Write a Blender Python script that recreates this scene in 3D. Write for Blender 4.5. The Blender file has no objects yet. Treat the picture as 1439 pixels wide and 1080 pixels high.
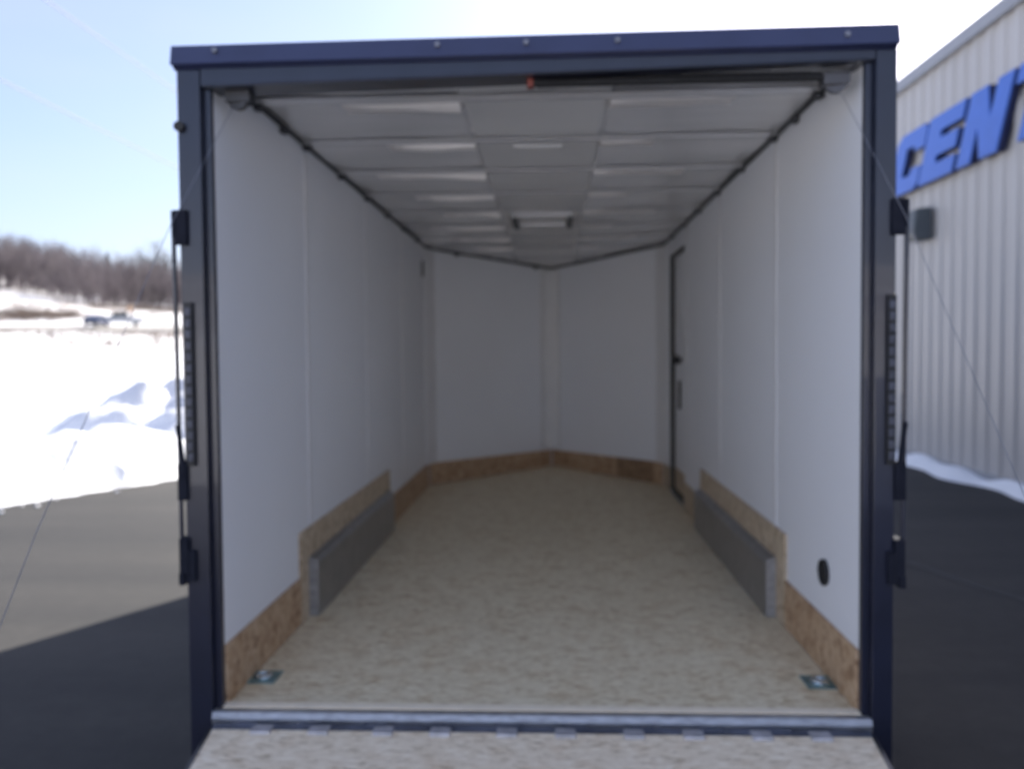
import bpy, bmesh, math, random
import numpy as np
from mathutils import Vector, Matrix
R = math.radians
random.seed(7); rng = np.random.default_rng(7)
scene = bpy.context.scene
C = scene.collection
F = 0.42                                   # trailer floor above the ground

# ---------------------------------------------------------------- camera
cd = bpy.data.cameras.new("camera"); cam = bpy.data.objects.new("camera", cd); C.objects.link(cam)
scene.camera = cam
CAM = Vector((0.0554, -2.6807, 1.1397 + F))
yaw, pitch, roll = -0.04664, -0.03627, -0.0083
fwd = Vector((math.sin(yaw)*math.cos(pitch), math.cos(yaw)*math.cos(pitch), math.sin(pitch)))
rt = Vector((math.cos(yaw), -math.sin(yaw), 0)); up = rt.cross(fwd)
r2 = rt*math.cos(roll) + up*math.sin(roll); u2 = -rt*math.sin(roll) + up*math.cos(roll)
cam.matrix_world = Matrix(((r2.x, u2.x, -fwd.x, CAM.x), (r2.y, u2.y, -fwd.y, CAM.y),
                           (r2.z, u2.z, -fwd.z, CAM.z), (0, 0, 0, 1)))
cd.sensor_width = 36; cd.sensor_fit = 'HORIZONTAL'; cd.lens = 1196.25/1439*36
cd.clip_start = 0.02; cd.clip_end = 3000
cd.dof.use_dof = True; cd.dof.focus_distance = 0.95; cd.dof.aperture_fstop = 3.7

# ---------------------------------------------------------------- sky, sun, exposure
SUN_AZ, SUN_EL = R(28), R(30)              # azimuth from +Y towards +X
w = bpy.data.worlds.new("World"); scene.world = w; w.use_nodes = True
nt = w.node_tree; bg = nt.nodes["Background"]
sky = nt.nodes.new("ShaderNodeTexSky"); sky.sky_type = 'NISHITA'; sky.sun_disc = False
sky.sun_elevation = SUN_EL; sky.sun_rotation = SUN_AZ
sky.air_density = 1.0; sky.dust_density = 1.6; sky.ozone_density = 3.0
tc = nt.nodes.new("ShaderNodeTexCoord"); mp = nt.nodes.new("ShaderNodeMapping")
mp.inputs["Scale"].default_value = (1.0, 1.6, 4.0)
nz = nt.nodes.new("ShaderNodeTexNoise"); nz.inputs["Scale"].default_value = 1.7; nz.inputs["Detail"].default_value = 6
cr = nt.nodes.new("ShaderNodeValToRGB"); cr.color_ramp.elements[0].position = .3; cr.color_ramp.elements[1].position = .8; cr.color_ramp.elements[0].color = (.18, .18, .18, 1)
cr.color_ramp.elements[1].color = (.5, .5, .5, 1)
mx = nt.nodes.new("ShaderNodeMixRGB"); mx.inputs[2].default_value = (4.1, 4.2, 4.5, 1)
nt.links.new(tc.outputs["Generated"], mp.inputs["Vector"]); nt.links.new(mp.outputs[0], nz.inputs["Vector"])
nt.links.new(nz.outputs["Fac"], cr.inputs[0]); nt.links.new(cr.outputs[0], mx.inputs[0])
tn = nt.nodes.new("ShaderNodeMixRGB"); tn.blend_type = 'MULTIPLY'; tn.inputs[0].default_value = 1; tn.inputs[2].default_value = (.97, .965, 1.14, 1)
nt.links.new(sky.outputs[0], tn.inputs[1]); nt.links.new(tn.outputs[0], mx.inputs[1]); nt.links.new(mx.outputs[0], bg.inputs["Color"])
bg.inputs["Strength"].default_value = 0.075
sl = bpy.data.lights.new("sun", 'SUN'); sl.energy = 5.0; sl.angle = R(.55); sl.color = (1, .94, .84)
so = bpy.data.objects.new("sun", sl); C.objects.link(so)
sd = Vector((math.sin(SUN_AZ)*math.cos(SUN_EL), math.cos(SUN_AZ)*math.cos(SUN_EL), math.sin(SUN_EL)))
so.rotation_euler = sd.to_track_quat('Z', 'Y').to_euler()
vs = scene.view_settings; vs.view_transform = 'Standard'; vs.look = 'None'; vs.gamma = 1; vs.exposure = 1.58
scene.render.engine = 'CYCLES'
scene.cycles.max_bounces = 12; scene.cycles.diffuse_bounces = 8

# ---------------------------------------------------------------- materials
def mat(name, col, rough=.6, metal=0.0, var=.12, scale=6.0, bump=0.0, bscale=60.0, spec=.5, stretch=(1, 1, 1), coat=0.0):
    m = bpy.data.materials.new(name); m.use_nodes = True; t = m.node_tree; b = t.nodes["Principled BSDF"]
    tc = t.nodes.new("ShaderNodeTexCoord"); mp = t.nodes.new("ShaderNodeMapping"); mp.inputs["Scale"].default_value = stretch
    t.links.new(tc.outputs["Object"], mp.inputs["Vector"])
    n = t.nodes.new("ShaderNodeTexNoise"); n.inputs["Scale"].default_value = scale; n.inputs["Detail"].default_value = 5
    t.links.new(mp.outputs[0], n.inputs["Vector"])
    r = t.nodes.new("ShaderNodeValToRGB"); r.color_ramp.elements[0].position = .3; r.color_ramp.elements[1].position = .7
    r.color_ramp.elements[0].color = (*[c*(1-var) for c in col], 1); r.color_ramp.elements[1].color = (*[min(1, c*(1+var)) for c in col], 1)
    t.links.new(n.outputs["Fac"], r.inputs[0]); t.links.new(r.outputs[0], b.inputs["Base Color"])
    b.inputs["Roughness"].default_value = rough; b.inputs["Metallic"].default_value = metal
    b.inputs["Specular IOR Level"].default_value = spec; b.inputs["Coat Weight"].default_value = coat
    if bump:
        n2 = t.nodes.new("ShaderNodeTexNoise"); n2.inputs["Scale"].default_value = bscale; n2.inputs["Detail"].default_value = 4
        t.links.new(mp.outputs[0], n2.inputs["Vector"])
        bp = t.nodes.new("ShaderNodeBump"); bp.inputs["Strength"].default_value = bump; bp.inputs["Distance"].default_value = .01
        t.links.new(n2.outputs["Fac"], bp.inputs["Height"]); t.links.new(bp.outputs[0], b.inputs["Normal"])
    return m

def osb(name, cols, rough=.6, scale=9.0, stain=.25):
    """strand board: two layers of stretched voronoi flakes"""
    m = bpy.data.materials.new(name); m.use_nodes = True; t = m.node_tree; b = t.nodes["Principled BSDF"]
    L = t.links.new; tc = t.nodes.new("ShaderNodeTexCoord")
    outs = []
    for ang, st in ((12, (1, 4, 4)), (70, (1.2, 4, 4)), (-38, (1, 4.5, 4))):
        mp = t.nodes.new("ShaderNodeMapping"); mp.inputs["Scale"].default_value = st; mp.inputs["Rotation"].default_value = (R(ang*.6), R(ang*.3), R(ang))
        nn = t.nodes.new("ShaderNodeTexNoise"); nn.inputs["Scale"].default_value = 4
        ad = t.nodes.new("ShaderNodeMixRGB"); ad.blend_type = 'ADD'; ad.inputs[0].default_value = .05
        L(tc.outputs["Object"], nn.inputs["Vector"]); L(tc.outputs["Object"], ad.inputs[1]); L(nn.outputs["Color"], ad.inputs[2])
        L(ad.outputs[0], mp.inputs["Vector"])
        v = t.nodes.new("ShaderNodeTexVoronoi"); v.inputs["Scale"].default_value = scale; L(mp.outputs[0], v.inputs["Vector"])
        sp = t.nodes.new("ShaderNodeSeparateColor"); L(v.outputs["Color"], sp.inputs[0]); outs.append((sp, v))
    r = t.nodes.new("ShaderNodeValToRGB"); cr = r.color_ramp; cr.interpolation = 'LINEAR'
    cr.elements[0].position = .12; cr.elements[0].color = (*cols[0], 1); cr.elements[1].position = .9; cr.elements[1].color = (*cols[-1], 1)
    for i, c in enumerate(cols[1:-1]):
        e = cr.elements.new(.12+.78*(i+1)/(len(cols)-1)); e.color = (*c, 1)
    a = t.nodes.new("ShaderNodeMath"); a.operation = 'ADD'; L(outs[0][0].outputs[0], a.inputs[0]); L(outs[1][0].outputs[1], a.inputs[1])
    a2 = t.nodes.new("ShaderNodeMath"); a2.operation = 'ADD'; L(a.outputs[0], a2.inputs[0]); L(outs[2][0].outputs[2], a2.inputs[1])
    a3 = t.nodes.new("ShaderNodeMath"); a3.operation = 'MULTIPLY'; L(a2.outputs[0], a3.inputs[0]); a3.inputs[1].default_value = 1/3
    L(a3.outputs[0], r.inputs[0])
    n = t.nodes.new("ShaderNodeTexNoise"); n.inputs["Scale"].default_value = 13; n.inputs["Detail"].default_value = 8; n.inputs["Roughness"].default_value = .62
    mp = t.nodes.new("ShaderNodeMapping"); mp.inputs["Scale"].default_value = (1, 1.3, 1); L(tc.outputs["Object"], mp.inputs["Vector"]); L(mp.outputs[0], n.inputs["Vector"])
    r2 = t.nodes.new("ShaderNodeValToRGB"); r2.color_ramp.elements[0].position = .34; r2.color_ramp.elements[1].position = .5
    r2.color_ramp.elements[0].color = (1-stain*.8, 1-stain*1.15, 1-stain*1.5, 1)
    L(n.outputs["Fac"], r2.inputs[0])
    mm = t.nodes.new("ShaderNodeMixRGB"); mm.blend_type = 'MULTIPLY'; mm.inputs[0].default_value = 1
    L(r.outputs[0], mm.inputs[1]); L(r2.outputs[0], mm.inputs[2]); L(mm.outputs[0], b.inputs["Base Color"])
    b.inputs["Roughness"].default_value = rough
    bp = t.nodes.new("ShaderNodeBump"); bp.inputs["Strength"].default_value = .25; bp.inputs["Distance"].default_value = .003
    L(a3.outputs[0], bp.inputs["Height"]); L(bp.outputs[0], b.inputs["Normal"])
    return m

M = dict(
    wall=mat('white_wall_panel', (.87, .885, .925), .42, var=.015, scale=1.5, bump=.03, bscale=14),
    trim=mat('white_vinyl_trim', (.8, .8, .82), .35, var=.02),
    ceil_l=mat('glossy_white_liner', (.79, .79, .8), .2, metal=.2, var=.05, scale=3, bump=.28, bscale=4, stretch=(.35, 2.2, 1)),
    ceil_m=mat('matt_white_liner', (.74, .735, .73), .4, var=.05, scale=2, bump=.15, bscale=5),
    reflection=mat('warm_reflection_strip', (.84, .81, .79), .5, metal=.2, var=.04, bump=.05, bscale=10),  # paler and warmer than the liner: reflected light put into the colour
    bow=mat('painted_roof_bow', (.76, .76, .78), .25, metal=.3, var=.05, bump=.08, bscale=8),
    black=mat('charcoal_frame_paint', (.013, .016, .034), .3, var=.12, scale=9, coat=.35, bump=.02, bscale=40),
    cap=mat('charcoal_drip_cap', (.034, .043, .105), .36, var=.1, scale=7, coat=.2),
    skin=mat('black_side_skin', (.02, .02, .024), .3, var=.1, coat=.3),
    bracket=mat('dull_black_bracket', (.02, .022, .032), .9, var=.15, scale=20, spec=.05),
    rubber=mat('black_rubber', (.014, .014, .016), .6, var=.2),
    steel=mat('dark_raw_steel', (.06, .062, .07), .6, metal=.2, var=.3, scale=20),
    alu=mat('mill_aluminium', (.36, .36, .37), .36, metal=.85, var=.1, scale=14, bump=.05, bscale=30),
    alu2=mat('aluminium_sill', (.37, .38, .41), .42, metal=.8, var=.22, scale=22, stretch=(1, 3, 3)),
    zinc=mat('zinc_plated_steel', (.2, .35, .39), .35, metal=.7, var=.25, scale=25),
    zincb=mat('bright_zinc', (.6, .66, .68), .25, metal=.85, var=.15, scale=25),
    hinge=mat('blued_hinge_steel', (.11, .125, .17), .5, metal=.5, var=.5, scale=9),
    knuckle=mat('worn_zinc_knuckle', (.5, .5, .54), .55, metal=.6, var=.2, scale=30),
    white=mat('white_plastic', (.75, .75, .75), .35, var=.03),
    orange=mat('red_orange_paint', (.22, .04, .025), .45, var=.1),
    lens=mat('smoked_lens', (.055, .06, .085), .45, var=.4, scale=40),
    wire=mat('galvanised_cable', (.2, .21, .25), .6, metal=.2, var=.2),
    tyre=mat('tyre_rubber', (.018, .018, .018), .8, var=.2, bump=.2),
    rim=mat('silver_rim', (.5, .5, .5), .3, metal=.9, var=.05),
    floor=osb('floor_strand_board', [(.5, .37, .2), (.72, .62, .44), (.84, .74, .54), (.92, .84, .66)], .6, 36, .22),
    ramp=osb('ramp_strand_board', [(.5, .4, .28), (.74, .63, .48), (.82, .71, .56), (.9, .81, .67)], .6, 30, .12),
    kick=osb('kick_strand_board', [(.27, .16, .09), (.46, .31, .19), (.54, .38, .24), (.6, .45, .31)], .6, 9, .25),
    kick2=osb('pale_kick_strand_board', [(.3, .22, .14), (.5, .4, .28), (.58, .48, .35), (.64, .54, .41)], .6, 9, .2),
    kick3=osb('brown_kick_strand_board', [(.15, .09, .05), (.27, .17, .1), (.34, .22, .13), (.4, .27, .17)], .6, 9, .25),
    clad=mat('grey_metal_cladding', (.46, .445, .44), .45, var=.05, scale=.8, stretch=(1, 1, .15), metal=.1),
    bcap=mat('grey_metal_coping', (.27, .28, .31), .45, var=.05),
    blue=mat('blue_sign_face', (.035, .13, .55), .4, var=.05),
    bluedark=mat('dark_letter_return', (.012, .02, .08), .5, var=.1),
    fixture=mat('bronze_grey_fixture', (.07, .085, .1), .5, var=.1),
    bark=mat('grey_brown_bark', (.125, .105, .115), .9, var=.35, scale=.15),
    bark2=mat('dark_bark', (.07, .055, .05), .9, var=.3),
    needle=mat('dark_evergreen_needles', (.02, .032, .02), .8, var=.4, scale=2),
    grass=mat('dead_straw_grass', (.24, .19, .15), .9, var=.35, scale=.6),
    carwhite=mat('white_car_paint', (.7, .7, .7), .25, var=.03, coat=.5),
    carblue=mat('dark_blue_car_paint', (.04, .05, .1), .25, var=.05, coat=.5),
    glass=mat('dark_car_glass', (.02, .025, .03), .08, var=.1),
    signor=mat('orange_sign_face', (.55, .38, .26), .5, var=.05),
    wood=mat('weathered_pole', (.16, .12, .09), .85, var=.3, scale=3, stretch=(1, 1, .1)),
)
def asphalt():
    m = mat('asphalt', (.0208, .0207, .0222), .85, var=.16, scale=.55, bump=.5, bscale=90)
    t = m.node_tree; L = t.links.new; b = t.nodes["Principled BSDF"]
    base = b.inputs["Base Color"].links[0].from_socket
    tc = t.nodes.new("ShaderNodeTexCoord")
    n = t.nodes.new("ShaderNodeTexNoise"); n.inputs["Scale"].default_value = 70; n.inputs["Detail"].default_value = 3
    L(tc.outputs["Object"], n.inputs["Vector"])
    r = t.nodes.new("ShaderNodeValToRGB"); r.color_ramp.elements[0].color = (.6, .6, .6, 1); r.color_ramp.elements[1].color = (1.45, 1.42, 1.38, 1)
    L(n.outputs["Fac"], r.inputs[0])
    mm0 = t.nodes.new("ShaderNodeMixRGB"); mm0.blend_type = 'MULTIPLY'; mm0.inputs[0].default_value = 1; L(base, mm0.inputs[1]); L(r.outputs[0], mm0.inputs[2])
    n2 = t.nodes.new("ShaderNodeTexNoise"); n2.inputs["Scale"].default_value = 9; n2.inputs["Detail"].default_value = 8; n2.inputs["Roughness"].default_value = .75
    L(tc.outputs["Object"], n2.inputs["Vector"])
    r2 = t.nodes.new("ShaderNodeValToRGB"); r2.color_ramp.elements[0].position = .35; r2.color_ramp.elements[1].position = .68
    r2.color_ramp.elements[0].color = (.78, .78, .79, 1); r2.color_ramp.elements[1].color = (1.25, 1.23, 1.2, 1); L(n2.outputs["Fac"], r2.inputs[0])
    mm = t.nodes.new("ShaderNodeMixRGB"); mm.blend_type = 'MULTIPLY'; mm.inputs[0].default_value = 1; L(mm0.outputs[0], mm.inputs[1]); L(r2.outputs[0], mm.inputs[2])
    # long faint dried-salt streaks and dark damp patches
    mp = t.nodes.new("ShaderNodeMapping"); mp.inputs["Rotation"].default_value = (0, 0, R(-62)); mp.inputs["Scale"].default_value = (.12, 1.1, 1)
    L(tc.outputs["Object"], mp.inputs["Vector"]); n3 = t.nodes.new("ShaderNodeTexNoise"); n3.inputs["Scale"].default_value = 1.3; n3.inputs["Detail"].default_value = 6
    L(mp.outputs[0], n3.inputs["Vector"]); r3 = t.nodes.new("ShaderNodeValToRGB")
    r3.color_ramp.elements[0].position = .35; r3.color_ramp.elements[0].color = (.66, .67, .7, 1); r3.color_ramp.elements[1].position = .68; r3.color_ramp.elements[1].color = (1.45, 1.4, 1.28, 1)
    L(n3.outputs["Fac"], r3.inputs[0]); m3 = t.nodes.new("ShaderNodeMixRGB"); m3.blend_type = 'MULTIPLY'; m3.inputs[0].default_value = 1
    L(mm.outputs[0], m3.inputs[1]); L(r3.outputs[0], m3.inputs[2]); L(m3.outputs[0], b.inputs["Base Color"])
    return m
M['asphalt'] = asphalt()
M['crack'] = mat('sealed_crack', (.06, .06, .062), .9, var=.2)
def snowmat():
    m = mat('snow', (.84, .85, .88), .75, var=.03, scale=.4, bump=.35, bscale=3.0)
    t = m.node_tree; L = t.links.new; b = t.nodes["Principled BSDF"]; base = b.inputs["Base Color"].links[0].from_socket
    for nd in t.nodes:
        if nd.type == 'BUMP': nd.inputs["Distance"].default_value = .15
    g = t.nodes.new("ShaderNodeNewGeometry"); sx = t.nodes.new("ShaderNodeSeparateXYZ"); L(g.outputs["Position"], sx.inputs[0])
    mr = t.nodes.new("ShaderNodeMapRange"); mr.inputs[1].default_value = .5; mr.inputs[2].default_value = 3.0; L(sx.outputs[2], mr.inputs[0])
    mp = t.nodes.new("ShaderNodeMapping"); mp.inputs["Scale"].default_value = (.07, .16, .3); L(g.outputs["Position"], mp.inputs["Vector"])
    n = t.nodes.new("ShaderNodeTexNoise"); n.inputs["Scale"].default_value = 1.0; n.inputs["Detail"].default_value = 8; n.inputs["Roughness"].default_value = .7
    L(mp.outputs[0], n.inputs["Vector"])
    r = t.nodes.new("ShaderNodeValToRGB"); r.color_ramp.elements[0].position = .42; r.color_ramp.elements[1].position = .57; L(n.outputs["Fac"], r.inputs[0])
    ml = t.nodes.new("ShaderNodeMath"); ml.operation = 'MULTIPLY'; L(mr.outputs[0], ml.inputs[0]); L(r.outputs[0], ml.inputs[1])
    ml2 = t.nodes.new("ShaderNodeMath"); ml2.operation = 'MULTIPLY'; L(ml.outputs[0], ml2.inputs[0]); ml2.inputs[1].default_value = .8
    mix = t.nodes.new("ShaderNodeMixRGB"); L(ml2.outputs[0], mix.inputs[0]); L(base, mix.inputs[1]); mix.inputs[2].default_value = (.3, .235, .185, 1)
    L(mix.outputs[0], b.inputs["Base Color"])
    return m
M['snow'] = snowmat()
M['road'] = mat('salted_road', (.3, .285, .27), .85, var=.15, scale=.3)

# ---------------------------------------------------------------- mesh helpers
def link(name, me, m, parent=None, label=None):
    o = bpy.data.objects.new(name, me); C.objects.link(o); me.materials.append(m)
    if parent: o.parent = parent
    if label: o['label'] = label
    return o
def tag(o, label, cat, group=None, kind=None):
    if label: o['label'] = label
    if cat: o['category'] = cat
    if group: o['group'] = group
    if kind: o['kind'] = kind
    return o
def empty(name, loc, label, cat, group=None):
    o = bpy.data.objects.new(name, None); C.objects.link(o); o.location = loc; o.empty_display_size = .2
    return tag(o, label, cat, group)
class MB:
    """collects shapes in one bmesh; z offset dz is added to everything"""
    def __init__(s, dz=0.0): s.bm = bmesh.new(); s.dz = dz
    def box(s, x0, x1, y0, y1, z0, z1, bev=0):
        g = bmesh.ops.create_cube(s.bm, size=1)
        vs = g['verts']
        for v in vs: v.co = Vector(((x0+x1)/2+v.co.x*abs(x1-x0), (y0+y1)/2+v.co.y*abs(y1-y0), (z0+z1)/2+v.co.z*abs(z1-z0)+s.dz))
        if bev:
            es = list({e for v in vs for e in v.link_edges})
            bmesh.ops.bevel(s.bm, geom=es, offset=bev, segments=2, affect='EDGES', profile=.7)
        return s
    def prism(s, pts, vec, bev=0):
        """closed polygon pts (3D) swept along vec"""
        a = [s.bm.verts.new(Vector(p)+Vector((0, 0, s.dz))) for p in pts]; b = [s.bm.verts.new(v.co+Vector(vec)) for v in a]
        n = len(pts); s.bm.faces.new(a[::-1]); s.bm.faces.new(b)
        for i in range(n): s.bm.faces.new((a[i], a[(i+1) % n], b[(i+1) % n], b[i]))
        if bev:
            es = list({e for v in a+b for e in v.link_edges}); bmesh.ops.bevel(s.bm, geom=es, offset=bev, segments=2, affect='EDGES')
        return s
    def tube(s, pts, r, n=8, r1=None):
        pts = [Vector(p)+Vector((0, 0, s.dz)) for p in pts]; rings = []
        for i, p in enumerate(pts):
            d = (pts[min(i+1, len(pts)-1)]-pts[max(i-1, 0)]).normalized()
            a = d.orthogonal().normalized() if i == 0 else (pa - d*pa.dot(d)).normalized()
            pa = a; b = d.cross(a); rr = r if r1 is None else r+(r1-r)*i/(len(pts)-1)
            rings.append([s.bm.verts.new(p+(a*math.cos(k*2*math.pi/n)+b*math.sin(k*2*math.pi/n))*rr) for k in range(n)])
        for A, B in zip(rings, rings[1:]):
            for k in range(n): s.bm.faces.new((A[k], A[(k+1) % n], B[(k+1) % n], B[k]))
        s.bm.faces.new(rings[0][::-1]); s.bm.faces.new(rings[-1]); return s
    def cyl(s, c, axis, r, h, n=24, r2=None):
        c = Vector(c); ax = Vector(axis).normalized()
        return s.tube([c-ax*h/2, c+ax*h/2], r, n, r2)
    def torus(s, c, axis, R0, r, n=24, m=8, arc=2*math.pi):
        ax = Vector(axis).normalized(); a = ax.orthogonal().normalized(); b = ax.cross(a); c = Vector(c)
        return s.tube([c+(a*math.cos(arc*k/n)+b*math.sin(arc*k/n))*R0 for k in range(n+1)], r, m)
    def build(s, name, m, parent=None, label=None, smooth=False):
        bmesh.ops.recalc_face_normals(s.bm, faces=s.bm.faces)
        me = bpy.data.meshes.new(name); s.bm.to_mesh(me); s.bm.free()
        if smooth:
            for p in me.polygons: p.use_smooth = True
            me.set_sharp_from_angle(angle=R(40)) if hasattr(me, 'set_sharp_from_angle') else None
        return link(name, me, m, parent, label)

# ---------------------------------------------------------------- terrain
P0 = np.array([-5.70, 5.87]); NRM = np.array([-.914, .406])
def sdist(x, y): return (x-P0[0])*NRM[0] + (y-P0[1])*NRM[1]
def wob(x, y, s, seed):
    q = np.zeros_like(x); rs = np.random.default_rng(seed); amp = 1.0; f = 1/s
    for o in range(4):
        for k in range(3):
            a = rs.uniform(0, 6.28); ph = rs.uniform(0, 6.28)
            q += amp*np.sin((x*np.cos(a)+y*np.sin(a))*f*6.28*rs.uniform(.7, 1.3)+ph)/3
        amp *= .5; f *= 2.03
    return q
pr = [0, 9, 12, 20, 40, 60, 85, 108, 126, 140, 160, 200, 250, 300, 400, 520, 700, 1400]
pz = [0, 0, .12, .5, 1.7, 2.9, 3.6, 4.3, 5.5, 7.3, 8.8, 12, 18.3, 24.5, 39, 45, 47, 38]
MOUNDS = [(-40, 11.9, .1, .8), (0, 11.9, .16, .7), (40, 12.0, .22, .7), (78, 12.1, .3, .75), (112, 12.3, .36, .8), (150, 13.0, .3, .8), (172, 14.6, .4, .8), (200, 15.3, .52, .8), (232, 15.4, .5, .9), (205, 13.2, .26, .7), (262, 14.2, .42, .9), (295, 15.5, .6, 1.2), (240, 12.9, .2, .8), (330, 14.5, .5, 1.0), (380, 16.5, .5, 1.1), (430, 18.0, .6, 1.3)]
def height(x, y):
    x = np.asarray(x, float); y = np.asarray(y, float)
    dx, dy = x-CAM.x, y-CAM.y; r = np.hypot(dx, dy); az = np.degrees(np.arctan2(dx, dy))
    s = sdist(x, y)
    z = np.interp(r, pr, pz)
    # the ridge falls towards the right of the view and the land is lower behind the camera
    fall = np.interp(az, [-180, -110, -60, -38, -33, -29, -24, -5, 40, 180], [.35, .4, .9, 1.03, .98, .8, .74, .7, .4, .35])
    far = np.clip((r-130)/150, 0, 1); z = z*(1-far+far*fall)*np.interp(az, [-180, -110, -80, 30, 90, 180], [.3, .4, 1, 1, .3, .3])
    z += wob(x, y, 60, 3)*.9*np.clip((r-110)/150, 0, 1) + wob(x, y, 16, 4)*.10*np.clip((r-14)/20, 0, 1)
    k = np.clip(s/3.5, 0, 1); k = k*k*(3-2*k)
    z = z*k
    # snow thrown up by the plough along the edge of the lot
    lump = np.maximum(0, wob(x, y, 5.0, 11)*.5+.62)*np.maximum(.2, wob(x, y, 2.2, 12)*.25+.8)
    bank = np.exp(-((s-5.6-wob(x, y, 9, 15)*.5)/1.7)**2)*lump
    far_bank = np.interp(r, [0, 11.5, 15, 22, 34, 50], [.0, .25, 1.1, 1.1, .6, 0])
    mounds = np.zeros_like(z)
    for px_, d_, h_, q_ in MOUNDS:
        a_ = yaw + math.atan((px_-719.5)/1196.25); mx_, my_ = CAM.x+math.sin(a_)*d_, CAM.y+math.cos(a_)*d_
        rr_ = np.hypot(x-mx_, (y-my_)*1.15)/(q_*1.12)*(1+.22*wob(x, y, 1.5, 31))
        mounds = np.maximum(mounds, 1.38*h_*np.exp(-rr_**2)*(1+.25*wob(x, y, .8, 33)))
    z = z + mounds + bank*far_bank*.3 + .05*np.clip(s/.25, 0, 1)*(1+.4*wob(x, y, 1.2, 5)) + .1*np.clip(s/2, 0, 1)*np.clip(wob(x, y, 1.7, 8)*.5+.3, 0, 1)
    # unseen snow bank behind the camera, added to bounce sunlight into the trailer
    q = -7.2-y+.18*x+.5*wob(x, y, 9, 21)
    e = np.clip(q/9, 0, 1); e = e*e*(3-2*e)
    rear = .06*np.clip(q/.3, 0, 1)+e*2.3+np.clip((-17-y)/60, 0, 1)*7+.05*wob(x, y, 3, 9)*np.clip(q, 0, 1)
    return np.where(q > 0, rear, np.where(s < 0, -.03, z-.004))
def axis(c, near, far, n):
    t = np.linspace(-1, 1, n); k = 5.2
    return c + np.sinh(t*k)/np.sinh(k)*far
xs = np.sort(np.concatenate([axis(-9, .2, 1400, 230), np.linspace(-30, -2, 190)])); ys = np.sort(np.concatenate([axis(12, .2, 1400, 230), np.linspace(4, 34, 170)]))
X, Y = np.meshgrid(xs, ys); Z = height(X, Y)
me = bpy.data.meshes.new('snow_field'); nx, ny = len(xs), len(ys)
idx = np.arange(nx*ny).reshape(ny, nx)
fc = np.stack([idx[:-1, :-1], idx[:-1, 1:], idx[1:, 1:], idx[1:, :-1]], -1).reshape(-1, 4)
me.from_pydata(np.stack([X.ravel(), Y.ravel(), Z.ravel()], 1).tolist(), [], fc.tolist()); me.polygons.foreach_set('use_smooth', [True]*len(fc))
snow = link('snow_field', me, M['snow']); snow['kind'] = 'structure'

# asphalt lot (its edge runs under the snow)
T = np.array([-NRM[1], -NRM[0]])*-1          # along the snow edge
def lot(s, t): p = P0 + NRM*s + np.array([.406, .914])*t; return (p[0], p[1], 0)
bm = bmesh.new(); n = 40
rows = []
for i in range(n+1):
    t = -60 + 120*i/n; rows.append([bm.verts.new(lot(s, t)) for s in (.22+.05*math.sin(i*2.1), -60)])
for a, b in zip(rows, rows[1:]): bm.faces.new((a[0], a[1], b[1], b[0]))
me = bpy.data.meshes.new('parking_lot'); bm.to_mesh(me); bm.free()
link('parking_lot', me, M['asphalt'])['kind'] = 'structure'
# sealed cracks in the asphalt
def strip(name, pts, wd, z, m):
    bm = bmesh.new(); prev = None
    for i, p in enumerate(pts):
        q = pts[min(i+1, len(pts)-1)]; o = pts[max(i-1, 0)]; d = Vector((q[0]-o[0], q[1]-o[1], 0)).normalized(); nn = Vector((-d.y, d.x, 0))*wd*random.uniform(.35, .6)
        a = bm.verts.new(Vector((p[0], p[1], z))+nn); b = bm.verts.new(Vector((p[0], p[1], z))-nn)
        if prev: bm.faces.new((prev[0], prev[1], b, a))
        prev = (a, b)
    me = bpy.data.meshes.new(name); bm.to_mesh(me); bm.free(); o = link(name, me, m); o['kind'] = 'structure'; return o
strip('pavement_crack', [(1.6+.03*math.sin(i*1.3)+.16*i, 6.4-.42*i+.05*math.sin(i*2.2), 0) for i in range(16)], .05, .004, M['crack'])
# far road across the slope
bm = bmesh.new(); prev = None
for i in range(121):
    az = R(-60+55*i/120); row = []
    for r in (109, 113, 117, 121, 125):
        x = CAM.x+math.sin(az)*r; y = CAM.y+math.cos(az)*r; row.append((x, y))
    zz = height(np.array([p[0] for p in row]), np.array([p[1] for p in row]))
    vr = [bm.verts.new((p[0], p[1], float(h)+.12)) for p, h in zip(row, zz)]
    if prev:
        for k in range(4): bm.faces.new((prev[k], prev[k+1], vr[k+1], vr[k]))
    prev = vr
me = bpy.data.meshes.new('road'); bm.to_mesh(me); bm.free(); link('road', me, M['road'])['kind'] = 'structure'
cb = bmesh.new()
for i in range(110):
    p = lot(random.gauss(.12, .28) if i % 3 else random.uniform(-.5, 1.4), random.uniform(-9, 14)); z = max(0, float(height(np.array([p[0]]), np.array([p[1]]))[0])); q = random.uniform(.008, .028)*(1.3 if i % 11 == 0 else 1)
    g = bmesh.ops.create_icosphere(cb, subdivisions=1, radius=q)
    for v in g['verts']: v.co = Vector((v.co.x*random.uniform(.8, 1.4)+p[0], v.co.y*random.uniform(.8, 1.4)+p[1], v.co.z*random.uniform(.5, .9)+z+q*.2))
me = bpy.data.meshes.new('snow_crumbs'); cb.to_mesh(me); cb.free(); tag(link('snow_crumbs', me, M['snow']), 'loose crumbs of ploughed snow along the edge of the asphalt', 'snow', None, 'stuff')
def H(x, y): return float(height(np.array([x]), np.array([y]))[0])
def polar(px, d):
    """ground point seen at photo column px, d metres away"""
    az = yaw + math.atan((px-719.5)/1196.25); return CAM.x+math.sin(az)*d, CAM.y+math.cos(az)*d

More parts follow.
